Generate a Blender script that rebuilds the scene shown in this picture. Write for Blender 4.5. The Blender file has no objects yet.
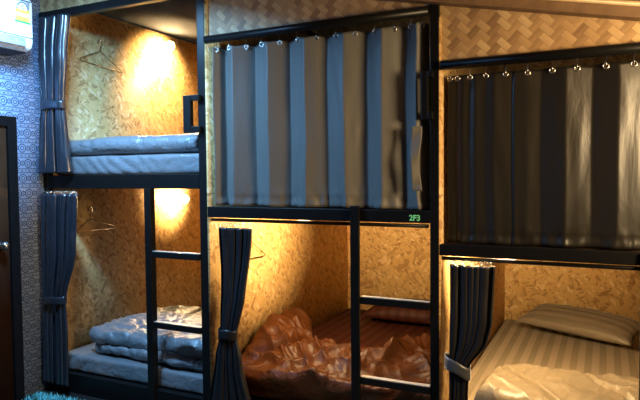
import bpy, bmesh, math, random
from mathutils import Vector, Matrix, noise
random.seed(7)
SC = bpy.context.scene
COL = SC.collection
PI = math.pi

# ------------------------------------------------------------------ helpers
def obj(name, bm, mat, parent=None, label=None, cat=None, group=None, kind=None,
        bevel=0, solid=0, smooth=True, subsurf=0):
    me = bpy.data.meshes.new(name)
    bmesh.ops.recalc_face_normals(bm, faces=bm.faces)
    bm.to_mesh(me); bm.free()
    o = bpy.data.objects.new(name, me); COL.objects.link(o)
    if mat: me.materials.append(mat)
    if smooth:
        for p in me.polygons: p.use_smooth = True
    if solid:
        m = o.modifiers.new('solid', 'SOLIDIFY'); m.thickness = solid; m.offset = 0
    if bevel:
        m = o.modifiers.new('bevel', 'BEVEL'); m.width = bevel; m.segments = 2
        m.limit_method = 'ANGLE'; m.harden_normals = False
        for p in me.polygons: p.use_smooth = False
    if subsurf:
        m = o.modifiers.new('sub', 'SUBSURF'); m.levels = subsurf; m.render_levels = subsurf
    if parent:
        o.parent = parent
        o.matrix_parent_inverse = Matrix.Translation(-Vector(parent.location))
    return tag(o, label, cat, group, kind)

def tag(o, label=None, cat=None, group=None, kind=None):
    if label: o['label'] = label
    if cat: o['category'] = cat
    if group: o['group'] = group
    if kind: o['kind'] = kind
    return o

def thing(name, loc, label, cat, group=None):
    o = bpy.data.objects.new(name, None); COL.objects.link(o)
    o.location = loc; o.empty_display_size = .05
    return tag(o, label, cat, group)

def struct(name, bm, mat, **k): return obj(name, bm, mat, kind='structure', **k)

def box(x0, x1, y0, y1, z0, z1, bm=None):
    bm = bm or bmesh.new()
    v = [bm.verts.new((x, y, z)) for x in (x0, x1) for y in (y0, y1) for z in (z0, z1)]
    for f in ((0,1,3,2),(4,6,7,5),(0,4,5,1),(2,3,7,6),(0,2,6,4),(1,5,7,3)):
        bm.faces.new([v[i] for i in f])
    return bm

def tube(pts, r, n=8, bm=None, closed=False):
    bm = bm or bmesh.new()
    pts = [Vector(p) for p in pts]; N = len(pts); rings = []
    up = None
    for i, p in enumerate(pts):
        if closed: t = pts[(i+1) % N] - pts[i-1]
        else: t = pts[min(i+1, N-1)] - pts[max(i-1, 0)]
        t.normalize()
        if up is None:
            a = Vector((0,0,1)) if abs(t.z) < .9 else Vector((1,0,0))
            up = a.cross(t).normalized()
        up = (up - t*up.dot(t)).normalized(); w = t.cross(up)
        rr = r[i] if isinstance(r, (list, tuple)) else r
        rings.append([bm.verts.new(p + up*rr*math.cos(k*2*PI/n) + w*rr*math.sin(k*2*PI/n)) for k in range(n)])
    for i in range(N if closed else N-1):
        a, b = rings[i], rings[(i+1) % N]
        for k in range(n): bm.faces.new((a[k], a[(k+1) % n], b[(k+1) % n], b[k]))
    if not closed:
        bm.faces.new(rings[0]); bm.faces.new(rings[-1])
    return bm

def ring(c, R, r, axis='y', n=16, m=6, bm=None):
    c = Vector(c); pts = []
    for i in range(n):
        a = 2*PI*i/n; ca, sa = R*math.cos(a), R*math.sin(a)
        pts.append(c + (Vector((ca, 0, sa)) if axis == 'y' else Vector((0, ca, sa)) if axis == 'x' else Vector((ca, sa, 0))))
    return tube(pts, r, m, bm, True)

def ball(c, r, bm=None, sc=(1,1,1)):
    bm = bm or bmesh.new()
    bmesh.ops.create_uvsphere(bm, u_segments=16, v_segments=10, radius=r,
        matrix=Matrix.Translation(c) @ Matrix.Diagonal((*sc, 1)))
    return bm

def grid(fn, nu, nv, bm=None):
    bm = bm or bmesh.new()
    V = [[bm.verts.new(fn(i/nu, j/nv)) for j in range(nv+1)] for i in range(nu+1)]
    for i in range(nu):
        for j in range(nv): bm.faces.new((V[i][j], V[i+1][j], V[i+1][j+1], V[i][j+1]))
    return bm

def ns(x, y, z=0): return noise.noise(Vector((x, y, z)))
def ridge(x, y, z=0): return 1 - 2*abs(ns(x, y, z))
def sstep(a, b, x):
    t = max(0, min(1, (x-a)/(b-a))); return t*t*(3-2*t)

def crease(x, y, ang, along, across, seed, p=2.2):
    c, n = math.cos(ang), math.sin(ang)
    wx = x + .05*ns(x*4, y*4, seed+11); wy = y + .05*ns(x*4, y*4, seed+17)
    a = wx*c + wy*n; b = wy*c - wx*n
    return max(0, 1 - abs(2.2*ns(a*along, b*across, seed)))**p

def slab(x0, x1, y0, y1, z0, z1, r, step=.03, disp=None):
    """rounded padded slab, displaced along its surface by disp(point, normal)"""
    bm = bmesh.new()
    c = Vector(((x0+x1)/2, (y0+y1)/2, (z0+z1)/2)); h = Vector(((x1-x0)/2, (y1-y0)/2, (z1-z0)/2))
    n = [max(4, int(2*q/step)) for q in h]; n[2] = max(6, n[2])
    cache = {}
    def vert(p):
        k = (round(p.x, 5), round(p.y, 5), round(p.z, 5))
        if k not in cache:
            inn = Vector([max(-h[i]+r, min(h[i]-r, p[i])) for i in range(3)])
            d = p - inn; nn = d.normalized() if d.length > 1e-9 else Vector((0,0,1))
            q = inn + nn*r
            if disp: q = q + disp(q + c, nn)
            cache[k] = bm.verts.new(q + c)
        return cache[k]
    for ax in range(3):
        a, b = (ax+1) % 3, (ax+2) % 3
        for s in (-1, 1):
            for i in range(n[a]):
                for j in range(n[b]):
                    f = []
                    for di, dj in ((0,0),(1,0),(1,1),(0,1)):
                        p = Vector((0,0,0)); p[ax] = s*h[ax]
                        p[a] = -h[a] + 2*h[a]*(i+di)/n[a]; p[b] = -h[b] + 2*h[b]*(j+dj)/n[b]
                        f.append(vert(p))
                    bm.faces.new(f)
    return bm

# ------------------------------------------------------------------ shader maths
class S:
    """tiny wrapper: arithmetic on shader sockets"""
    def __init__(s, nt, k): s.nt = nt; s.k = k
    def m(s, op, *a):
        n = s.nt.nodes.new('ShaderNodeMath'); n.operation = op
        for i, v in enumerate((s,)+a):
            if isinstance(v, S): s.nt.links.new(v.k, n.inputs[i])
            else: n.inputs[i].default_value = v
        return S(s.nt, n.outputs[0])
    def __add__(s, o): return s.m('ADD', o)
    def __sub__(s, o): return s.m('SUBTRACT', o)
    def __mul__(s, o): return s.m('MULTIPLY', o)
    def __truediv__(s, o): return s.m('DIVIDE', o)
    def lt(s, o): return s.m('LESS_THAN', o)
    def gt(s, o): return s.m('GREATER_THAN', o)
    def floor(s): return s.m('FLOOR')
    def fr(s): return s.m('FRACT')
    def mod(s, o): return s.m('FLOORED_MODULO', o)
    def abs(s): return s.m('ABSOLUTE')
    def max(s, o): return s.m('MAXIMUM', o)
    def min(s, o): return s.m('MINIMUM', o)
    def sqrt(s): return s.m('SQRT')

class Mat:
    def __init__(s, name):
        s.m = bpy.data.materials.new(name); s.m.use_nodes = True
        s.nt = s.m.node_tree; s.b = s.nt.nodes['Principled BSDF']
        tc = s.nt.nodes.new('ShaderNodeTexCoord'); s.co = tc.outputs['Object']
        sp = s.nt.nodes.new('ShaderNodeSeparateXYZ'); s.nt.links.new(s.co, sp.inputs[0])
        s.x, s.y, s.z = [S(s.nt, q) for q in sp.outputs]
    def set(s, **k):
        for n, v in k.items():
            i = s.b.inputs[n.replace('_', ' ')]
            if isinstance(v, S): s.nt.links.new(v.k, i)
            elif hasattr(v, 'links'): s.nt.links.new(v, i)
            else: i.default_value = v if not isinstance(v, tuple) else (*v, 1)
        return s
    def vec(s, x, y, z=0.0):
        n = s.nt.nodes.new('ShaderNodeCombineXYZ')
        for i, v in enumerate((x, y, z)):
            if isinstance(v, S): s.nt.links.new(v.k, n.inputs[i])
            else: n.inputs[i].default_value = v
        return n.outputs[0]
    def noise(s, v, scale, detail=2, rough=.5, dist=0):
        n = s.nt.nodes.new('ShaderNodeTexNoise'); n.inputs['Scale'].default_value = scale
        n.inputs['Detail'].default_value = detail; n.inputs['Roughness'].default_value = rough
        n.inputs['Distortion'].default_value = dist
        s.nt.links.new(v, n.inputs['Vector']); return S(s.nt, n.outputs['Fac'])
    def vor(s, v, scale, feat='F1', out='Color'):
        n = s.nt.nodes.new('ShaderNodeTexVoronoi'); n.feature = feat; n.inputs['Scale'].default_value = scale
        s.nt.links.new(v, n.inputs['Vector']); return n.outputs[out]
    def white(s, v):
        n = s.nt.nodes.new('ShaderNodeTexWhiteNoise'); s.nt.links.new(v, n.inputs['Vector'])
        return S(s.nt, n.outputs['Value'])
    def sep(s, v):
        n = s.nt.nodes.new('ShaderNodeSeparateXYZ'); s.nt.links.new(v, n.inputs[0])
        return [S(s.nt, q) for q in n.outputs]
    def ramp(s, f, stops):
        n = s.nt.nodes.new('ShaderNodeValToRGB'); s.nt.links.new(f.k, n.inputs[0])
        e = n.color_ramp.elements
        while len(e) < len(stops): e.new(.5)
        for i, (p, c) in enumerate(stops): e[i].position = p; e[i].color = (*c, 1)
        return n.outputs[0]
    def mix(s, f, a, b):
        n = s.nt.nodes.new('ShaderNodeMix'); n.data_type = 'RGBA'
        for i, v in ((0, f), (6, a), (7, b)):
            if isinstance(v, S): s.nt.links.new(v.k, n.inputs[i])
            elif isinstance(v, tuple): n.inputs[i].default_value = (*v, 1)
            elif isinstance(v, float): n.inputs[i].default_value = v
            else: s.nt.links.new(v, n.inputs[i])
        return n.outputs[2]
    def bump(s, h, strength=.3, dist=.01):
        n = s.nt.nodes.new('ShaderNodeBump'); n.inputs['Strength'].default_value = strength
        n.inputs['Distance'].default_value = dist
        s.nt.links.new(h.k, n.inputs['Height']); s.nt.links.new(n.outputs[0], s.b.inputs['Normal']); return s

def plain(name, c, rough=.5, metal=0, bump=0, scale=40, **k):
    M = Mat(name); n = M.noise(M.co, scale, 3)
    d = tuple(q*.8 for q in c); l = tuple(min(1, q*1.15) for q in c)
    M.set(Base_Color=M.ramp(n, [(.3, d), (.7, l)]), Roughness=rough, Metallic=metal, **k)
    if bump: M.bump(n, bump, .005)
    return M.m

def osb(name, ax, lo, mid, hi):
    M = Mat(name); a = M.y if ax == 'x' else M.x; b = M.z
    wob = M.noise(M.vec(a, b), 9, 2) * .035
    cols = []
    for k, (an, sx, sy) in enumerate(((.35, 20, 50), (-.75, 18, 58), (1.25, 22, 46), (2.2, 19, 54))):
        u = a*math.cos(an) + b*math.sin(an) + wob; v = b*math.cos(an) - a*math.sin(an) + wob
        cols.append(M.sep(M.vor(M.vec(u*sx, v*sy, float(k*3)), 1.0)))
    pick = M.sep(M.vor(M.vec(a*24 + wob*20, b*24, 5.0), 1.0))[0]
    f = cols[0][0]
    for k in (1, 2, 3):
        g = pick.gt(k*.25); f = f*(g*-1 + 1) + cols[k][0]*g
    fine = M.noise(M.vec(a*40, b*130), 1, 3)
    speck = M.noise(M.vec(a, b, 3.0), 42, 3, .6)
    f2 = f*.75 + fine*.25
    c = M.ramp(f2, [(.08, lo), (.42, mid), (.72, mid), (.93, hi)])
    c = M.mix(speck.gt(.66)*.75, c, tuple(q*.42 for q in lo))
    M.set(Base_Color=c, Roughness=.5, Specular_IOR_Level=.3).bump(f2, .25, .004)
    return M.m

OSB_X = osb('osb_side', 'x', (.36,.18,.06), (.68,.43,.17), (.86,.66,.38))
OSB_Y = osb('osb_back', 'y', (.36,.18,.06), (.68,.43,.17), (.86,.66,.38))

def bamboo():
    M = Mat('woven_bamboo'); w = .030
    a = (M.x + M.z)/(1.414*w) + 50; b = (M.x - M.z)/(1.414*w) + 50
    ia, ib = a.floor(), b.floor()
    sel = (ia + ib).mod(4).lt(1.5)
    cellA = M.white(M.vec(ia, ((ib - ia*1)/2).floor(), 1.0)); cellB = M.white(M.vec(((ia + ib)/2).floor(), ib, 7.0))
    tint = cellA*sel + cellB*(sel*-1 + 1)
    ea = (a.fr() - .5).abs(); eb = (b.fr() - .5).abs()
    edge = ea*sel + eb*(sel*-1 + 1)
    along = b*sel + a*(sel*-1 + 1); across = a*sel + b*(sel*-1 + 1)
    grain = M.noise(M.vec(across*9, along*.6), 1, 2)
    big = M.noise(M.co, 3, 2)
    t = tint*.32 + grain*.16 + sel*.26 + big*.26
    c = M.ramp(t, [(.15, (.22,.125,.055)), (.5, (.40,.245,.11)), (.85, (.58,.40,.20))])
    c = M.mix(edge.gt(.46)*.6, c, (.20,.115,.05))
    M.set(Base_Color=c, Roughness=.5, Specular_IOR_Level=.4)
    M.bump(((edge*-1 + .5) * .5) + sel*.25 + (b.fr()*sel + a.fr()*(sel*-1+1))*.5, .6, .006)
    return M.m
BAMBOO = bamboo()

def ethnic():
    """navy and pale blue printed cloth: rows of ringed motifs between dashed bands"""
    M = Mat('patterned_wall_cloth'); P = .092
    row = (M.z/P); v = row.fr(); u = (M.y/.078).fr(); odd = row.floor().mod(2)
    u = (u + odd*.5).fr()
    du = (u - .5)*.078; dv = (v - .62)*P
    rr = (du*du + dv*dv).sqrt()
    rings = rr.lt(.028) * (rr.gt(.021)) + rr.lt(.014)*rr.gt(.008)
    u2 = (u + .5).fr(); d2 = (u2 - .5).abs()*.078 + (v - .62).abs()*P
    dia = d2.lt(.020)*d2.gt(.012) + d2.lt(.006)
    motif = (rings + dia).min(1)*v.gt(.31)*v.lt(.94)
    l1 = v.lt(.045) + v.gt(.27)*v.lt(.30) + v.gt(.955)*v.lt(.975)
    us = (M.y/.026).fr(); dash = v.gt(.10)*v.lt(.16)*us.lt(.55)
    ut = (M.y/.013).fr(); tri = v.gt(.18)*v.lt(.26)*((ut - .5).abs()*.16 + .18).lt(v)
    uw = (M.y/.052).fr(); big = v.gt(.075)*v.lt(.135)*uw.lt(.3)
    f = (motif + l1 + dash*.8 + tri + big).min(1)
    n = M.noise(M.vec(M.y, M.z), 160, 2)
    f = (f*.85 + (n - .5)*.7).max(0).min(1)
    c = M.mix(f, (.52,.66,.92), (.028,.065,.19))
    M.set(Base_Color=c, Roughness=.85, Specular_IOR_Level=.1)
    return M.m
CLOTH_WALL = ethnic()

def satin(name, c, rough=.36, wr=.4, scale=14, stripes=0, c2=None, turn=0, sheen=.3, stretch=(1,1,1), spec=.6):
    M = Mat(name)
    n = M.noise(M.vec(M.x*stretch[0], M.y*stretch[1], M.z*stretch[2]), scale, 4, .55, .6)
    wv = M.noise(M.co, 320, 1)
    base = M.ramp(wv, [(.3, tuple(q*.85 for q in c)), (.7, tuple(q*1.1 for q in c))])
    if stripes:
        s = (((M.x*math.cos(turn) + M.y*math.sin(turn))/stripes).fr() - .5).abs()
        k = s.gt(.25)
        base = M.mix(k, base, c2)
        M.set(Roughness=k*.22 + (rough - .08))
    else: M.set(Roughness=rough)
    M.set(Base_Color=base, Sheen_Weight=sheen, Sheen_Roughness=.4, Specular_IOR_Level=spec)
    M.bump(n*.9 + wv*.04, wr, .02)
    return M.m

CURT_GREY = satin('grey_satin_curtain', (.125,.122,.112), .48, .18, 7, stretch=(1,1,.35), sheen=.1, spec=.35)
CURT_DARK = satin('charcoal_satin_curtain', (.012,.012,.014), .32, .2, 7, stretch=(1,1,.35), sheen=.0, spec=.35)
CURT_BROWN = satin('dark_brown_satin_curtain', (.013,.011,.008), .36, .22, 7, stretch=(1,1,.35), sheen=.05, spec=.42)
SHEET_BLUE = satin('silver_blue_sheet', (.17,.175,.185), .28, .8, 9, stretch=(1,1,1.4), sheen=.1, spec=.9)
DUVET_BLUE = satin('silver_blue_duvet', (.17,.178,.19), .32, .9, 14, sheen=.1, spec=.9)
SHEET_RED = satin('maroon_striped_sheet', (.030,.0055,.0022), .6, .15, 9, .075, (.022,.004,.0018), sheen=.0, spec=.15)
DUVET_RED = satin('maroon_duvet', (.042,.0120,.0026), .44, .5, 16, sheen=.0, spec=.11)
SHEET_TAN = satin('taupe_striped_sheet', (.20,.16,.11), .5, .12, 9, .074, (.135,.105,.068), sheen=.06, spec=.35)
DUVET_TAN = satin('taupe_duvet', (.15,.12,.08), .42, .5, 12, sheen=.04, spec=.4)
PILLOW_TAN = satin('taupe_striped_pillowcase', (.15,.12,.085), .5, .3, 14, .07, (.105,.082,.056), turn=1.21, sheen=.06, spec=.3)
STEEL = plain('black_painted_steel', (.006,.006,.006), .35, 0, .04, 60, Specular_IOR_Level=.2)
PLY = plain('dark_board', (.09,.055,.03), .7, 0, .1, 30)
BASE = plain('black_bed_base', (.006,.005,.005), .8, 0, .1, 30, Specular_IOR_Level=.08)
CHROME = plain('nickel_ring', (.75,.73,.68), .25, 1)
WIRE = plain('dark_wire', (.06,.045,.03), .4, .8)
WOOD_BEAM = plain('brown_beam', (.17,.10,.05), .5, 0, .2, 18)
FLOORM = plain('dark_floor', (.03,.022,.018), .5, 0, .1, 12)
ROOFM = plain('grey_roof_foil', (.022,.022,.023), .95, 0, .6, 90, Specular_IOR_Level=.05)
DOORM = plain('brown_door_panel', (.055,.022,.009), .6, 0, .1, 14, Specular_IOR_Level=.2)
WHITE = plain('white_plastic', (.86,.88,.90), .35)
GREYP = plain('grey_plastic', (.35,.42,.55), .4)
DARKP = plain('dark_plastic', (.02,.02,.025), .5)
YELLOW = plain('yellow_print', (.85,.78,.10), .5)
GREEN = plain('green_print', (.05,.45,.12), .5)
GLOWGREEN = plain('green_marker_paint', (.25,.85,.35), .5)
INK = plain('grey_ink', (.10,.12,.15), .6)
TEAL = plain('teal_pile', (.10,.42,.44), .9, 0, .5, 60)
LACE = plain('white_cord', (.8,.77,.72), .5)

def bulb_mat(name, c, s):
    M = Mat(name); M.set(Base_Color=c, Emission_Color=c, Emission_Strength=s); return M.m

# ------------------------------------------------------------------ camera (level survey: eye 1.35 m)
yaw, pitch, roll = math.radians(25.8), math.radians(-2.43), math.radians(.5)
fw = Vector((-math.sin(yaw)*math.cos(pitch), math.cos(yaw)*math.cos(pitch), math.sin(pitch)))
rt = Vector((math.cos(yaw), math.sin(yaw), 0)); up = rt.cross(fw)
R_ = rt*math.cos(roll) - up*math.sin(roll); U_ = up*math.cos(roll) + rt*math.sin(roll)
cam = bpy.data.objects.new('camera', bpy.data.cameras.new('camera')); COL.objects.link(cam)
mw = Matrix((R_, U_, -fw)).transposed().to_4x4(); mw.translation = (0, 0, 1.35)
cam.matrix_world = mw
cam.data.sensor_width = 36; cam.data.lens = 36*590/640; cam.data.clip_start = .02
SC.camera = cam

# ------------------------------------------------------------------ setting
Y0 = 2.60            # front plane of the bunks
YB = 4.49            # back wall
P1, P2, P3, P4 = -3.20, -1.985, -.708, .575   # left edges of the posts
TOP = [2.33, 2.055, 1.81]       # underside of top rails
RAIL = [(1.28, 1.362), (1.127, 1.185), (.985, 1.037)]
BED = [.225, .25, .285]
def roof(x): return 2.091 - .209*(x + .653)

struct('floor', box(-3.6, 2.6, -1.6, YB+.1, -.05, 0), FLOORM)
struct('wall_left', box(-3.26, -3.20, -1.6, Y0+.05, 0, 2.9), CLOTH_WALL)
struct('wall_back', box(-3.26, .75, YB, YB+.05, 0, 2.75), OSB_Y)
struct('wall_end', box(-3.20, -3.15, Y0+.05, YB, 0, 2.47), OSB_X)
struct('wall_partition', box(-1.940, -1.920, Y0+.002, YB, 0, 2.30), OSB_X)
struct('wall_partition.001', box(-.680, -.660, Y0+.002, YB, 0, 2.04), OSB_X)
struct('wall_right', box(.60, .64, Y0+.002, YB, 0, 1.86), OSB_X)
bm = bmesh.new()
for x0, x1, zb in ((-3.20, P2, TOP[0]+.04), (P2+.05, P3, TOP[1]+.04), (P3+.041, .64, TOP[2]+.035)):
    ya, yb = Y0+.015, Y0+.035
    q = [bm.verts.new((x, y, z)) for y in (ya, yb) for x, z in ((x0, zb), (x1, zb), (x1, roof(x1)+.03), (x0, roof(x0)+.03))]
    for f in ((0,1,2,3), (7,6,5,4), (0,4,5,1), (1,5,6,2), (2,6,7,3), (3,7,4,0)): bm.faces.new([q[i] for i in f])
struct('wall_front', bm, BAMBOO, smooth=False)
def sloped(x0, x1, y0, y1, d0, d1):
    bm = bmesh.new()
    v = [bm.verts.new((x, y, roof(x)+d)) for x in (x0, x1) for y in (y0, y1) for d in (d0, d1)]
    for f in ((0,1,3,2),(4,6,7,5),(0,4,5,1),(2,3,7,6),(0,2,6,4),(1,5,7,3)): bm.faces.new([v[i] for i in f])
    return bm
struct('trim_1', sloped(-3.2, 1.0, Y0-.045, Y0+.015, 0, .047), WOOD_BEAM, bevel=.004)
struct('trim_2', sloped(-3.2, 1.0, Y0-.070, Y0-.045, .040, .055), plain('pale_batten', (.42,.30,.17), .4, 0, .1, 20))
struct('ceiling', sloped(-3.26, 1.0, -1.6, Y0-.05, .055, .075), WOOD_BEAM)
# underside of the roof foil seen inside the first bay
bm = bmesh.new()
v = [bm.verts.new((x, y, z+d)) for x, z in ((-3.15, 2.483), (P2+.045, 2.37)) for y in (Y0+.05, YB) for d in (0, .03)]
for f in ((0,1,3,2),(4,6,7,5),(0,4,5,1),(2,3,7,6),(0,2,6,4),(1,5,7,3)): bm.faces.new([v[i] for i in f])
struct('ceiling_bay', bm, ROOFM)

# door in the left wall: black frame, brown leaf, metal knob
struct('door_1', box(-3.20, -3.185, 1.50, 2.34, 0, 1.65), DOORM)
fb = box(-3.20, -3.17, 2.345, 2.403, 0, 1.712); box(-3.20, -3.17, 1.44, 2.345, 1.652, 1.712, fb); box(-3.20, -3.17, 1.44, 1.50, 0, 1.652, fb)
struct('trim_3', fb, BASE, bevel=.003)
d1 = bpy.data.objects['door_1']
kb = ball((-3.135, 2.275, .955), .026); tube([(-3.186, 2.275, .955), (-3.14, 2.275, .955)], .012, 10, kb); tube([(-3.187, 2.275, .955), (-3.182, 2.275, .955)], .03, 16, kb)
obj('door_handle', kb, CHROME, d1, label='round metal door knob')

# ------------------------------------------------------------------ bunk frames
FL = ['black steel bunk frame at left, with the highest middle rail',
      'black steel bunk frame in the middle, with a green number on its rail',
      'black steel bunk frame at right, with the lowest middle rail']
def rung_bm(x0, x1, z): return box(x0, x1, Y0-.012, Y0+.024, z-.034, z)
frames = []; rung_highlights = []
for i in range(3):
    x0 = (P1, P2, P3)[i]; x1 = (P2, P3, P4)[i]
    xl = x0 + (.037, .05, .041)[i]
    t = thing('bunk_frame', ((x0+x1)/2, Y0, 0), FL[i], 'bunk bed', 'black steel bunk frames'); frames.append(t)
    if i == 0:
        obj('post', box(P1+.002, P1+.037, Y0, Y0+.045, 0, TOP[0]+.05), STEEL, t, bevel=.003)
    wp = (.05, .041, .045)[i]; ztop = (roof(x1)+.02, roof(x1)+.01, roof(x1)+.01)[i]
    ob = obj('post', box(x1, x1+wp, Y0, Y0+.045, 0, ztop), STEEL, t, bevel=.003)
    if i == 0:
        obj('top_rail', box(xl, x1, Y0, Y0+.04, TOP[0], TOP[0]+.048), STEEL, t, bevel=.003)
    else:
        zc = TOP[i] + .018
        obj('top_rail', tube([(xl+.012, Y0-.004, zc), (x1-.004, Y0-.004, zc)], .021, 14), STEEL, t)
    obj('middle_rail', box(xl, x1, Y0+.001, Y0+.045, *RAIL[i]), STEEL, t, bevel=.003)
    zr = RAIL[i][0] - .014
    if i: obj('curtain_rod', tube([(xl+.01, Y0+.022, zr), (x1-.012, Y0+.022, zr)], .009, 10), STEEL, t)
    xw = (-3.149, -1.919, -.659)[i]; xe = (-1.941, -.681, .599)[i]
    obj('bed_board', box(xw, xe, Y0+.046, YB-.001, RAIL[i][1]-.022, RAIL[i][1]-.002), PLY, t)
    obj('bed_base', box(xw, xe, Y0+.046, YB-.001, 0, BED[i]-.115), BASE, t)
    obj('bottom_rail', box(xl, x1, Y0+.001, Y0+.045, 0, BED[i]-.105), STEEL, t, bevel=.003)
    # ladder beside the right post
    xs, we = ((-2.362, .045), (-1.092, .046), (.128, .046))[i]
    zt = (RAIL[0][0], 1.203, RAIL[2][1])[i]
    ld = obj('ladder', box(xs, xs+we, Y0-.018, Y0+.026 if i != 1 else Y0, 0, zt), STEEL, t, bevel=.004)
    for z in ((.923, .518), (.768, .381), (.60, .2))[i]:
        rg = obj('rung', rung_bm(xs+we, x1, z), STEEL, ld, bevel=.003)
        rung_highlights.append((rg, xs+we+.002, x1-.002, z))
    # grab handle on the post by the upper bunk
    if i == 0: hx0, hx1, hw, z0, z1 = -2.062, P2+.03, .05, 1.583, 1.785
    elif i == 1: hx0, hx1, hw, z0, z1 = -.742, P3+.02, .032, 1.592, 1.805
    else: hx0, hx1, hw, z0, z1 = .49, P4+.02, .045, 1.35, 1.55
    hb = box(hx0, hx0+hw, Y0-.03, Y0-.002, z0, z1)
    box(hx0+hw, hx1, Y0-.03, Y0-.002, z1-.03, z1, hb); box(hx0+hw, hx1, Y0-.03, Y0-.002, z0, z0+.035, hb)
    obj('grab_handle', hb, STEEL, t, bevel=.003)
RUNG_HIGHLIGHT = plain('pale_rung_highlight', (.40,.38,.35), .45, .3, .1, 60)  # pale strips laid along the rung tops to imitate their bright highlights
for rg, a, b, z in rung_highlights:
    o = obj('rung_highlight', box(a, b, Y0-.008, Y0+.020, z, z+.003), RUNG_HIGHLIGHT, smooth=False, label='pale strip painted as the highlight on the rung top')
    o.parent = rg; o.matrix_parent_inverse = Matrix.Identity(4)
# hand-painted number on the middle rail of the middle frame
cu = bpy.data.curves.new('rail_number', 'FONT'); cu.body = '2F3'; cu.size = .036; cu.extrude = .0006; cu.offset = .0008
tx = bpy.data.objects.new('rail_number', cu); COL.objects.link(tx)
dg = bpy.context.evaluated_depsgraph_get()
me = bpy.data.meshes.new_from_object(tx.evaluated_get(dg)); bpy.data.objects.remove(tx)
def text_mesh(me, name, mat, mx, parent, label=None):
    me.transform(mx); me.materials.clear(); me.materials.append(mat); me.name = name
    o = bpy.data.objects.new(name, me); COL.objects.link(o); o.parent = parent
    o.matrix_parent_inverse = Matrix.Translation(-Vector(parent.location))
    if label: o['label'] = label
    return o
text_mesh(me, 'rail_number', GLOWGREEN, Matrix.Translation((-.805, Y0-.001, 1.139)) @ Matrix.Rotation(PI/2, 4, 'X'), frames[1], 'small green number on the black rail')

# ------------------------------------------------------------------ curtains
def smooth(a, n):
    for _ in range(n): a = [a[0]] + [(a[i-1]+2*a[i]+a[i+1])/4 for i in range(1, len(a)-1)] + [a[-1]]
    return a
def eyelets(parent, xs, z, y, railz, tilt=None):
    for k, x in enumerate(xs):
        yy = y(x)
        obj('eyelet', ring((x, yy-.004, z), .0105, .0028), CHROME, parent)
        hz = railz
        obj('curtain_hook', tube([(x, yy-.006, z-.004), (x+.002, yy-.009, z+.012), (x-.002, yy-.008, (z+hz)/2), (x+.004, yy-.004, hz), (x-.006, yy-.006, hz+.008)], .0017, 5), CHROME, parent)

def closed_curtain(name, knots, zt, zb, mat, label, eyx, railz, seed, sag=.010, wr=1.0, zbf=None, sm=1):
    """pleated hanging curtain; knots are (x, y) fold lines, alternately deep and near"""
    fx, fy = [], []
    for (xa, ya), (xb, yb) in zip(knots[:-1], knots[1:]):
        n = max(6, int(abs(xb-xa)/.0045)) if True else 8
        for k in range(n): fx.append(xa+(xb-xa)*k/n); fy.append(ya+(yb-ya)*k/n)
    fx.append(knots[-1][0]); fy.append(knots[-1][1])
    fy = smooth(fy, sm); fx = smooth(fx, 1)
    nu, nv = len(fx)-1, 60
    eye = sorted(eyx)
    def fn(u, v):
        i = round(u*nu); x, y = fx[i], fy[i]
        # top edge dips between the eyelets
        near = min(abs(x-e) for e in eye)
        top = zt - sag*min(1, near/.05)
        s = sum(1 for e in eye if e < x)
        bot = (zbf(x) if zbf else zb) + .006*ns(x*9, seed, 2)
        z = top + (bot-top)*v
        damp = sstep(0, .12, v)
        y2 = y + wr*damp*(.006*ns(x*6, z*2.2, seed) + .003*ns(x*22, z*5, seed+3))
        hem = sstep(.93, .945, v)*(1-sstep(.955, .97, v))
        y2 += .003*hem
        low = sstep(.86, 1, v)
        y2 += low*wr*(.010*ns(x*30, z*14, seed+5)); x2 = x + low*.010*ns(x*20, z*12, seed+8) + damp*.006*ns(x*3, z*3, seed+9)
        y2 = min(Y0+.085, max(Y0+.004, y2)) if v < .985 else min(Y0+.08, max(Y0+.004, y2))
        return (x2, y2, z)
    c = obj(name, grid(fn, nu, nv), mat, solid=.0016, label=label, cat='curtain')
    def yat(x):
        i = min(range(len(fx)), key=lambda q: abs(fx[q]-x)); return fy[i]
    eyelets(c, eyx, zt-.014, yat, railz)
    return c

near, deep = Y0+.010, Y0+.068
kx = [-1.888, -1.843, -1.77, -1.656, -1.555, -1.451, -1.342, -1.239, -1.132, -1.031, -.94, -.837, -.773, -.730]
k2 = [(x, near if (i % 2 == 0) else deep) for i, x in enumerate(kx)]
c2 = closed_curtain('curtain', k2, 2.036, 1.190, CURT_GREY, 'grey satin curtain drawn across the upper middle bunk, hanging in wide folds',
    [-1.873, -1.79, -1.697, -1.594, -1.494, -1.386, -1.286, -1.179, -1.08, -.979, -.886, -.805, -.754], 2.052, 3.1)
# loose tie strap hanging at its right end
def strap(u, v):
    z = 1.565 - .29*v; w = .030 + .006*math.sin(v*7)
    return (-.762 - .008*math.sin(v*3) + (u-.5)*w*1.35, Y0-.020 + .008*math.sin(v*8+u*1.5) + .012*(u-.5), z)
obj('tieback', grid(strap, 8, 30), CURT_GREY, c2, solid=.003, label='loose grey tie strap')

near, deep = Y0+.024, Y0+.054
kx = [(-.638, .3), (-.600, .1), (-.572, .45), (-.541, .25), (-.515, .5), (-.47, .3), (-.434, .55), (-.359, .2), (-.352, .45), (-.30, .35), (-.245, .05),
      (-.148, .9), (-.049, .02), (.045, 1), (.135, .05), (.23, 1), (.32, .05), (.41, 1), (.49, .1), (.55, .7)]
k3 = [(x, near + (deep-near)*(1-d)) for x, d in kx]
c3 = closed_curtain('curtain', k3, 1.788, 1.043, CURT_BROWN, 'dark brown satin curtain drawn across the upper bunk at right', 
    [-.627, -.596, -.54, -.471, -.388, -.299, -.202, -.107, -.002, .097, .2, .31, .42, .52], 1.806, 9.7, sag=.006, wr=.8)

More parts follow.
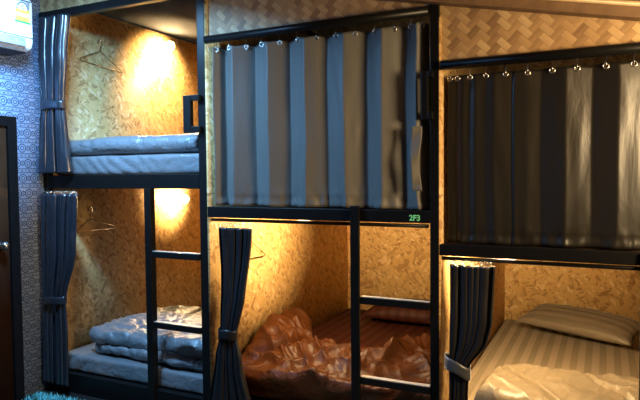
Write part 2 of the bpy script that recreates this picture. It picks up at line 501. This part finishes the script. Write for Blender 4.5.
def tied_curtain(keys, y, N, mat, label, tie, ztie_tilt=0, rings_z=None, seed=0, nrings=9, tiemat=None, dy=0):
    """gathered curtain; keys: (z, xl, xr, fold depth)"""
    zs = [k[0] for k in keys]
    def at(z):
        for a, b in zip(keys[:-1], keys[1:]):
            if b[0] <= z <= a[0]:
                t = (a[0]-z)/(a[0]-b[0]); t = t*t*(3-2*t)*.6 + t*.4
                return [a[k]+(b[k]-a[k])*t for k in (1, 2, 3)]
        return keys[-1][1:]
    nu, nv = N*12, 90
    def fn(u, v):
        z = zs[0] + (zs[-1]-zs[0])*v
        xl, xr, am = at(z); w = xr-xl
        ph = .5*ns(z*1.5, seed, 1); yc = y + dy*(1-sstep(.35, 1.0, z))
        uu = u + .25/N*math.sin(2*PI*u*1.7+seed)
        x = xl + w*u + w*.35/N*math.sin(4*PI*N*uu+ph)
        yy = yc - am*math.cos(2*PI*N*uu + ph) * (.75+.35*ns(u*5, seed, z*.8))
        yy += .006*ns(u*9, z*3, seed) + .003*ns(u*20, z*9, seed)
        return (max(-3.192, x), yy, z)
    c = obj('curtain', grid(fn, nu, nv), mat, solid=.0016, label=label, cat='curtain')
    z, h, xl, xr = tie; cx, rx = (xl+xr)/2, (xr-xl)/2
    def band(u, v):
        a = 2*PI*u; zz = z + (v-.5)*h + ztie_tilt*math.cos(a)*rx
        return (max(-3.194, cx + (rx+.004)*math.cos(a)), y + dy*(1-sstep(.35, 1.0, z)) + .036*math.sin(a), zz + .003*math.sin(3*a))
    obj('tieback', grid(band, 28, 4), tiemat or mat, c, solid=.003)
    if rings_z:
        for k in range(nrings):
            x = keys[0][1] + .01 + (keys[0][2]-keys[0][1]-.02)*k/(nrings-1)
            obj('curtain_hook', ring((x, y, rings_z), .009, .0018, 'y' if k % 2 else 'x', 12, 5), CHROME, c)
    return c
CURT_BLUE = satin('slate_satin_curtain', (.016,.019,.026), .25, .3, 7, stretch=(1,1,.3), sheen=.0, spec=1.0)
tied_curtain([(2.325, -3.15, -2.90, .030), (2.1, -3.16, -2.93, .032), (1.80, -3.145, -2.965, .022), (1.65, -3.165, -2.955, .026), (1.376, -3.19, -2.925, .032)],
    Y0-.040, 5, CURT_BLUE, 'slate satin curtain tied back at the post of the upper left bunk', (1.79, .055, -3.14, -2.96), 0, seed=1.3)
tied_curtain([(1.245, -3.145, -2.862, .03), (.9, -3.155, -2.888, .032), (.585, -3.165, -2.985, .02), (.45, -3.18, -2.98, .026), (.06, -3.19, -2.975, .028)],
    Y0-.040, 5, CURT_BLUE, 'slate satin curtain tied back at the post of the lower left bunk', (.585, .05, -3.165, -2.985), .1, rings_z=1.257, seed=4.1)
tied_curtain([(1.072, -1.872, -1.663, .022), (.70, -1.845, -1.70, .018), (.515, -1.838, -1.735, .013), (.38, -1.865, -1.705, .02), (.10, -1.915, -1.645, .03)],
    Y0+.012, 6, CURT_DARK, 'charcoal curtain tied back at the left of the maroon bed', (.515, .055, -1.838, -1.735), 0, rings_z=1.088, seed=2.2, dy=-.058)
tied_curtain([(.945, -.622, -.432, .022), (.70, -.615, -.438, .022), (.62, -.614, -.455, .02), (.505, -.612, -.528, .014), (.38, -.61, -.532, .018), (.08, -.625, -.52, .022)],
    Y0+.012, 6, CURT_DARK, 'charcoal curtain tied back at the left of the taupe bed', (.505, .055, -.628, -.522), -.45, rings_z=.960, seed=6.5, dy=-.058,
    tiemat=satin('slate_tie', (.05,.055,.062), .32, .2, 9))

# ------------------------------------------------------------------ lamps in the bays
def bulb_lamp(wx, y, z, label, cat='lamp', s=60, aim=1, arm=0, k=1):
    t = thing('wall_lamp', (wx, y, z), label, cat, 'bare bulbs inside the bunks')
    obj('lamp_holder', tube([(wx, y, z), (wx+.012*aim, y, z), (wx+.013*aim, y, z), (wx+(.05+arm)*aim, y, z)], [.034*k, .034*k, .02*k, .02*k], 16), WHITE, t)
    b = tube([(wx+aim*(q+arm), y, z) for q in (.05, .06, .08, .10, .118, .130, .136)], [w*k for w in (.014, .018, .029, .034, .029, .016, .004)], 16)
    obj('bulb', b, bulb_mat('lit_bulb', (1, .70, .34), s), t, label='glowing warm bulb')
    return t
bulb_lamp(-3.15, 3.66, 2.36, 'glowing bare bulb on the wall of the upper left bunk', s=1050)
bulb_lamp(-3.15, 3.80, 1.165, 'glowing bare bulb on the wall of the lower left bunk', s=800)
bulb_lamp(-1.92, 2.86, 1.137, 'warm bulb under the bed board over the maroon bed', s=3000, arm=.34, k=.66)
bulb_lamp(-.66, 2.86, .988, 'warm bulb under the bed board over the taupe bed', s=2200, arm=.14, k=.66)

# ------------------------------------------------------------------ bedding
def wrinkle(amp, sc, seed, ax=(1, 1, 1)):
    def d(p, n):
        q = amp*(.6*ns(p.x*sc*ax[0], p.y*sc*ax[1], p.z*sc*ax[2]+seed) + .3*ns(p.x*sc*2.3*ax[0], p.y*sc*2.3*ax[1], p.z*sc*2.3*ax[2]+seed))
        return n*q
    return d
def pull(seed, amp=.008, sh=1.0):
    """slanting pull creases on the front of a fitted sheet"""
    def d(p, n):
        e = Vector((0,0,0))
        if n.y < -.2:
            k = 30*(p.x + sh*(p.z)) + 2.2*ns(p.x*4, p.z*5, seed+.3)
            e.y = amp*(1-abs(math.sin(k)))**1.5*(.45+.9*ns(p.x*2.2, seed+.4, .5))
        return e + n*.003*ns(p.x*6, p.y*6, seed)
    return d
obj('mattress', slab(-3.135, -1.990, Y0+.05, YB-.02, 1.362, 1.478, .022, .014, pull(2, .022, 1.2)), SHEET_BLUE,
    label='mattress with silver blue sheet on the upper left bunk', cat='mattress')
def d_up(p, n):
    q = .006*ns(p.x*5, p.y*5, 3) + .004*ridge(p.x*9 + p.z*6, p.z*5, 2)
    for sx in (-2.83, -2.42): q -= .012*math.exp(-((p.x + .3*(p.z-1.5) - sx)/.012)**2)
    q += .006*math.sin(p.x*9)
    return n*(q if n.z > -.5 else 0)
obj('duvet', slab(-3.125, -1.993, Y0+.045, 3.35, 1.484, 1.588, .05, .02, d_up), DUVET_BLUE,
    label='folded silver blue duvet lying on the upper left mattress', cat='duvet')
obj('mattress', slab(-3.135, -1.950, Y0+.05, YB-.02, BED[0]-.112, BED[0], .022, .014, pull(5, .022, -1.1)), SHEET_BLUE,
    label='mattress with grey blue sheet on the lower left bunk', cat='mattress')
# thick duvet folded over double: two puffy layers joined at the left by the fold
def folded():
    bm = bmesh.new(); z0 = BED[0]+.003
    # section in X-Z swept along Y: closed loop going bottom layer -> fold -> top layer
    nS, nY = 120, 44
    def sec(s, v):
        y = 2.70 + .78*v
        x1 = -1.965
        L = -2.90 + .10*ns(v*3, 1.1) + .06*v
        th = 1.0
        a = 2*PI*s
        cx, hx = (L+x1)/2, (x1-L)/2
        ca, sa = math.cos(a), math.sin(a)
        px = math.copysign(abs(ca)**.32, ca); pz = math.copysign(abs(sa)**.75, sa)
        x = cx + hx*px; hz = .083*(.30+.70*math.sin(PI*min(1, max(0, v*.92+.04)))**.45)
        hz *= .92 + .28*ns(x*2.5, y*2.0, 8)
        z = z0 + .083*.98*(hz/.083) + hz*pz
        top = max(0, pz)
        q = .020*ridge(x*3.5 + 1.2*ns(x*2, y*2, 4), y*5.5, 6) + .012*ridge(x*9, y*8, 9) + .006*ridge(x*17, y*19, 2)
        z += top*q
        return x, y, z
    rows = []
    for j in range(nY+1):
        rows.append([bm.verts.new(sec(i/nS, j/nY)) for i in range(nS)])
    for j in range(nY):
        for i in range(nS):
            bm.faces.new((rows[j][i], rows[j][(i+1) % nS], rows[j+1][(i+1) % nS], rows[j+1][i]))
    bm.faces.new(rows[0]); bm.faces.new(rows[-1])
    return bm
def layer(x0, x1, y0, y1, z0, z1, r, seed, a):
    def d(p, n):
        q = a*(.55*ns(p.x*5, p.y*5, seed) + .45*ridge(p.x*8+ns(p.x*4,p.y*4,seed), p.y*11, seed+3) + .25*ridge(p.x*19, p.y*17, seed+1) - .25)
        if n.z < -.5: q = 0
        for sx in (-2.62, -2.33, -2.08):
            q -= .010*math.exp(-((p.x - sx - .12*(p.y-2.8))/.012)**2)*(1 if n.z > -.3 else 0)
        q += a*.9*crease(p.x, p.y + p.z*.6, .5, 2.5, 8, seed+20, 1.6) + a*.55*crease(p.x, p.y + p.z, -.6, 4, 15, seed+23) - a*.4
        e = n*q
        e.z += .028*ns(p.x*2.1, p.y*2.4, seed+7)*sstep(.25, .33, p.z)
        e.x += .03*ns(p.y*4, p.z*8, seed); e.y += .035*ns(p.x*3, p.z*9, seed+2)
        return e
    return slab(x0, x1, y0, y1, z0, z1, r, .012, d)
bm = layer(-2.93, -2.005, 2.695, 3.36, BED[0]+.010, BED[0]+.086, .038, 3, .016)
b2 = layer(-2.955, -1.995, 2.705, 3.40, BED[0]+.066, BED[0]+.165, .049, 8, .017)
me2 = bpy.data.meshes.new('tmp'); b2.to_mesh(me2); bm.from_mesh(me2); b2.free(); bpy.data.meshes.remove(me2)
obj('duvet', bm, DUVET_BLUE, label='puffy grey blue duvet folded double on the lower left bed', cat='duvet')

# middle lower bed
obj('mattress', slab(-1.912, -.690, Y0+.092, YB-.015, BED[1]-.112, BED[1], .022, .03, lambda p, n: n*.003*ns(p.x*5, p.y*5, 1)), SHEET_RED,
    label='mattress with maroon striped sheet in the lower middle bunk', cat='mattress')
def pillow(cx, cy, cz, L, W, T, rz, rx=0, ry=0, seed=0, flat=.35):
    bm = bmesh.new(); n, m = 44, 28
    M = Matrix.Translation((cx, cy, cz)) @ Matrix.Rotation(rz, 4, 'Z') @ Matrix.Rotation(ry, 4, 'Y') @ Matrix.Rotation(rx, 4, 'X')
    def pt(i, j, s):
        u, v = 2*i/n-1, 2*j/m-1
        pin = 1 - .07*(1-abs(v)**2)*abs(u)**3
        piv = 1 - .10*(1-abs(u)**2)*abs(v)**3
        x, y = L/2*u*pin, W/2*v*piv
        h = ((1-abs(u)**2.6)*(1-abs(v)**2.4))**.55
        h = T/2*h
        e = .010*ridge(u*3+seed, v*2.5, seed)*(1-max(abs(u), abs(v))**6)*sstep(.3, .95, max(abs(u), abs(v))) + .004*ns(u*5, v*5, seed)*(1-max(abs(u), abs(v))**4)
        z = (h + e if s > 0 else -h*flat)
        return M @ Vector((x, y, z))
    top = {}; bot = {}
    for i in range(n+1):
        for j in range(m+1):
            top[i, j] = bm.verts.new(pt(i, j, 1))
            bot[i, j] = top[i, j] if i in (0, n) or j in (0, m) else bm.verts.new(pt(i, j, -1))
    for i in range(n):
        for j in range(m):
            for d in (top, bot):
                f = [d[i, j], d[i+1, j], d[i+1, j+1], d[i, j+1]]
                try: bm.faces.new(f)
                except ValueError: pass
    return bm
obj('pillow', pillow(-1.27, 4.25, BED[1]+.055, .72, .42, .20, .0, seed=2, flat=.5), SHEET_RED,
    label='dark maroon pillow at the head of the maroon bed', cat='pillow')

def heap(x0, x1, yf, yb, zb, h, nx, ny, mat, label, xl=None, lip=.06, drape=0, v0=.16):
    """crumpled duvet: closed body with top surface h(x, y), back edge yb(x)"""
    bm = bmesh.new(); T = {}; B = {}
    for i in range(nx+1):
        for j in range(ny+1):
            u, v = i/nx, j/ny
            x = x0 + (x1-x0)*u; t = 1
            if drape:
                t = min(1, v/v0); v = max(0, (v-v0)/(1-v0))
            y = yf + (yb(x)-yf)*v
            if xl: x = max(xl(y), x) if i else xl(y)
            e = min(u*(x1-x0), (1-u)*(x1-x0), 1 if drape else v*(yb(x)-yf), (1-v)*(yb(x)-yf))
            k = min(1, e/lip); k = math.sqrt(max(0, 1-(1-k)**2))
            if t < 1:
                o_ = .030*math.sin(PI*t)*(.8+.6*ns(x*6, t*2, 4))
                T[i, j] = bm.verts.new((x, yf - .004 - o_, zb - drape*(1-t) + (.004 + k*h(x, y))*math.sin(t*PI/2)**2))
                B[i, j] = T[i, j] if i in (0, nx) or j == 0 else bm.verts.new((x, yf + .002, zb + .002 - drape*(1-t)))
                continue
            T[i, j] = bm.verts.new((x, y, zb + .004 + k*h(x, y)))
            B[i, j] = T[i, j] if i in (0, nx) or j in (0, ny) else bm.verts.new((x, y, zb + .002))
    for i in range(nx):
        for j in range(ny):
            for d in (T, B): bm.faces.new([d[i, j], d[i+1, j], d[i+1, j+1], d[i, j+1]])
    return obj('duvet', bm, mat, label=label, cat='duvet')

def piece(pts):
    def f(x):
        for (a, p), (b, q) in zip(pts[:-1], pts[1:]):
            if x <= b:
                t = max(0, (x-a)/(b-a)); t = t*t*(3-2*t); return p + (q-p)*t
        return pts[-1][1]
    return f
yb2 = piece([(-1.91, 3.50), (-1.80, 3.48), (-1.52, 3.16), (-1.30, 3.06), (-1.13, 3.02), (-1.0, 3.28), (-.70, 3.36)])
def h2(x, y):
    front = sstep(Y0+.05, Y0+.42, y)
    q = .035 + .060*front
    q += .085*math.exp(-((x+1.84)/.17)**2)*sstep(2.75, 3.30, y)
    q += .035*ns(x*2.6, y*2.6, 2)*front
    q += .042*crease(x, y, .9, 1.6, 5.5, 3, 1.6)*(.4+.6*front)
    q += .028*crease(x, y, -.5, 2.0, 8, 6)
    q += .013*crease(x, y, .3, 3, 13, 8) + .008*crease(x, y, -1.0, 4, 16, 5)
    q -= .055*math.exp(-(((x+1.62) - .55*(y-3.0) + .02*ns(y*6, 1, 1))/.028)**2)*sstep(2.70, 2.9, y)
    q -= .030*math.exp(-(((y-2.93) - .25*(x+1.6) + .02*ns(x*6, 2, 1))/.022)**2)*sstep(-1.45, -1.6, x)
    q += .050*math.exp(-(((x+.95) - .9*(y-3.15))/.09)**2)*front
    return max(.02, q)
heap(-1.910, -.695, Y0+.088, yb2, BED[1], h2, 170, 120, DUVET_RED, 'crumpled maroon duvet bunched at the foot of the maroon bed', drape=.10)
pts = [(-.768, 2.70, .275), (-.769, 2.70, .31), (-.765, 2.71, .335), (-.752, 2.715, .345), (-.738, 2.72, .335), (-.735, 2.725, .315), (-.742, 2.73, .30)]

# right lower bed
obj('mattress', slab(-.652, .590, Y0+.05, YB-.015, BED[2]-.112, BED[2], .022, .03, lambda p, n: n*.003*ns(p.x*5, p.y*5, 4)), SHEET_TAN,
    label='mattress with taupe striped sheet in the lower right bunk', cat='mattress')
yb3 = piece([(-.53, 3.0), (-.44, 3.13), (-.36, 3.17), (-.19, 3.13), (.0, 3.12), (.16, 3.16), (.59, 3.2)])
def h3(x, y):
    q = .080 + .018*ns(x*3, y*3, 2)
    def groove(c, w=.011): return math.exp(-(c/w)**2)
    for k in range(-6, 8):
        q -= .024*groove((x*.72 - y*.70) - .27*k + .05 + .015*ns(x*5, y*5, 1))
        q -= .024*groove((x*.80 + y*.60) - .30*k + .02 + .015*ns(x*5, y*5, 7))
    q += .028*crease(x, y, .4, 1.6, 5, 4, 1.5) + .014*crease(x, y, -.7, 2.0, 8, 9) + .004*crease(x, y, 1.2, 4, 15, 2)
    return max(.03, q)
heap(-.53, .585, Y0+.055, yb3, BED[2], h3, 150, 90, DUVET_TAN, 'quilted taupe duvet spread over the foot of the taupe bed', lip=.07)
obj('pillow', pillow(-.135, 4.16, BED[2]+.085, .74, .35, .155, -.36, rx=.16, ry=.03, seed=5, flat=.6), PILLOW_TAN,
    label='taupe striped pillow lying at the head of the taupe bed', cat='pillow')
obj('cable', tube(pts, .006, 6), LACE, label='short white cord on the maroon duvet beside the ladder', cat='cord')

# ------------------------------------------------------------------ wire hangers on the side walls
def hanger(wx, apex, a, b, label, hook=.075, hooky=0.0):
    """wire clothes hanger flat on a wall; points are (y, z)"""
    x = wx + .012
    (ay, az) = apex
    pts = [(x, ay-.02, az+hook*.62), (x, ay-.012, az+hook*.92), (x, ay+.006, az+hook), (x, ay+.018, az+hook*.8), (x, ay+.010, az+hook*.5), (x, ay, az+hook*.28), (x, ay, az)]
    t = thing('wire_hanger', (wx, ay, az+hook), label, 'hanger', 'wire hangers on the bunk walls')
    tb = tube(pts, .0028, 6); obj('hook', tb, WIRE, t)
    tri = [(x, ay, az), (x, b[0], b[1]+.012), (x, b[0]+.006, b[1]), (x, a[0]+.006, a[1]), (x, a[0], a[1]+.012)]
    obj('hanger_body', tube(tri, .0026, 6, closed=True), WIRE, t)
    obj('nail', tube([(wx-.004, ay, az+hook-.004), (wx+.02, ay, az+hook-.002)], .003, 6), CHROME, t)
hanger(-3.15, (3.035, 2.215), (2.86, 2.125), (3.235, 2.095), 'thin wire hanger on the wall of the upper left bunk, left of the bulb')
hanger(-3.15, (2.915, 1.065), (2.80, .985), (3.135, .985), 'thin wire hanger on the wall of the lower left bunk', hook=.085)
hanger(-1.92, (2.99, .955), (2.82, .855), (3.15, .850), 'thin wire hanger behind the charcoal curtain in the lower middle bunk')

# ------------------------------------------------------------------ air conditioner on the left wall
t = thing('air_conditioner', (-3.2, 2.0, 2.07), 'white wall air conditioner high at left, with a yellow energy sticker', 'air conditioner')
prof = [(-3.2, 2.075), (-3.06, 2.075), (-3.015, 2.095), (-3.0, 2.13), (-3.0, 2.36), (-3.02, 2.385), (-3.2, 2.385)]
def extr(prof, y0, y1):
    bm = bmesh.new(); A = [bm.verts.new((x, y0, z)) for x, z in prof]; B = [bm.verts.new((x, y1, z)) for x, z in prof]
    n = len(prof)
    for i in range(n): bm.faces.new((A[i], A[(i+1) % n], B[(i+1) % n], B[i]))
    bm.faces.new(A); bm.faces.new(B); return bm
obj('body', extr(prof, 1.60, 2.40), WHITE, t, bevel=.012)
obj('louver', box(-3.003, -2.996, 1.66, 2.345, 2.100, 2.148), GREYP, t, bevel=.002)
obj('seam', box(-3.002, -2.999, 1.61, 2.392, 2.151, 2.156), DARKP, t)
obj('underside', box(-3.19, -3.03, 1.63, 2.37, 2.068, 2.076), DARKP, t)
obj('top_trim', box(-3.002, -2.9985, 1.62, 2.385, 2.354, 2.362), GREYP, t)
sx = -2.9985
st = obj('energy_sticker', box(-3.001, sx, 2.283, 2.378, 2.232, 2.352), WHITE, t, label='yellow and white energy rating sticker')
def flat_poly(pts, x):
    bm = bmesh.new(); A = [bm.verts.new((x, y, z)) for y, z in pts]; B = [bm.verts.new((x+.0006, y, z)) for y, z in pts]
    n = len(pts)
    for i in range(n): bm.faces.new((A[i], A[(i+1) % n], B[(i+1) % n], B[i]))
    bm.faces.new(A); bm.faces.new(B); return bm
yl = flat_poly([(2.285, 2.238), (2.376, 2.238), (2.376, 2.31), (2.285, 2.31)], sx)
obj('sticker_field', yl, YELLOW, st, smooth=False)
obj('sticker_band', flat_poly([(2.285, 2.268), (2.376, 2.268), (2.376, 2.284), (2.285, 2.284)], sx+.0007), WHITE, st, smooth=False)
obj('sticker_bar', flat_poly([(2.280, 2.230), (2.380, 2.230), (2.380, 2.239), (2.280, 2.239)], sx+.0008), GREEN, st, smooth=False)
cy, cz = 2.331, 2.305; fan = [(cy+.030*math.cos(a*PI/16), cz+.038*math.sin(a*PI/16)) for a in range(17)]
obj('sticker_dial', flat_poly(fan, sx+.0009), WHITE, st, smooth=False)
arc = [(cy+.038*math.cos(a*PI/16), cz+.044*math.sin(a*PI/16)) for a in range(17)] + [(cy+.033*math.cos(a*PI/16), cz+.038*math.sin(a*PI/16)) for a in range(16, -1, -1)]
obj('sticker_arc', flat_poly(arc, sx+.0007), INK, st, smooth=False)
cu = bpy.data.curves.new('n5', 'FONT'); cu.body = '5'; cu.size = .034; cu.extrude = .0004; cu.align_x = 'CENTER'
tx = bpy.data.objects.new('n5', cu); COL.objects.link(tx)
dg = bpy.context.evaluated_depsgraph_get(); me = bpy.data.meshes.new_from_object(tx.evaluated_get(dg)); bpy.data.objects.remove(tx)
o5 = text_mesh(me, 'sticker_number', INK, Matrix.Translation((sx+.0018, cy, cz+.002)) @ Matrix.Rotation(PI/2, 4, 'Z') @ Matrix.Rotation(PI/2, 4, 'X'), t)
o5.parent = st; o5.matrix_parent_inverse = Matrix.Identity(4)

# ------------------------------------------------------------------ shaggy mat on the floor
bm = grid(lambda u, v: (-3.13+.62*u, 1.75+.735*v + .012*ns(u*14, v, 1)*(v > .9), .012), 12, 12)
box(-3.13, -2.51, 1.75, 2.47, .001, .012, bm)
for k in range(1500):
    x, y = random.uniform(-3.13, -2.51), random.uniform(1.75, 2.475)
    if k < 420: y = random.uniform(2.40, 2.48)
    a = random.uniform(0, 2*PI); l = random.uniform(.010, .022); h = random.uniform(.018, .034); w = random.uniform(.004, .008)
    c = Vector((x, y, .010)); d = Vector((math.cos(a), math.sin(a), 0)); s = Vector((-d.y, d.x, 0))*w
    q = [bm.verts.new(p) for p in (c-s, c+s, c+d*w*1.5, c+d*l+Vector((0, 0, h)))]
    for f in ((0,1,3), (1,2,3), (2,0,3)): bm.faces.new([q[i] for i in f])
obj('floor_mat', bm, TEAL, smooth=False, label='shaggy teal mat on the floor in front of the left bunks', cat='mat')

# ------------------------------------------------------------------ light
def area(name, loc, target, sx_, sy_, w, c):
    l = bpy.data.lights.new(name, 'AREA'); l.shape = 'RECTANGLE'; l.size = sx_; l.size_y = sy_; l.energy = w; l.color = c
    o = bpy.data.objects.new(name, l); COL.objects.link(o); o.location = loc
    o.rotation_euler = (Vector(target)-Vector(loc)).to_track_quat('-Z', 'Y').to_euler(); return o
def point(name, loc, r, w, c):
    l = bpy.data.lights.new(name, 'POINT'); l.shadow_soft_size = r; l.energy = w; l.color = c
    o = bpy.data.objects.new(name, l); COL.objects.link(o); o.location = loc; return o
area('ceiling_lamp', (-2.32, 1.88, 2.37), (-2.32-.25, 1.90, 2.37-.97), .15, .45, 96, (.25, .57, 1))
point('hall_lamp', (.98, 1.84, 1.60), .25, 190, (1, .70, .36))

W = bpy.data.worlds.new('room'); SC.world = W; W.use_nodes = True
W.node_tree.nodes['Background'].inputs[0].default_value = (.55, .62, .75, 1)
W.node_tree.nodes['Background'].inputs[1].default_value = .012
for o in SC.objects:
    g = {'curtain': 'satin curtains on the bunks', 'mattress': 'mattresses in the bunks', 'duvet': 'duvets on the bunks', 'pillow': 'pillows on the lower beds'}.get(o.get('category'))
    if g and not o.parent: o['group'] = g
SC.view_settings.view_transform = 'Standard'; SC.view_settings.look = 'None'
SC.view_settings.gamma = 1; SC.view_settings.exposure = 0; SC.view_settings.use_curve_mapping = False
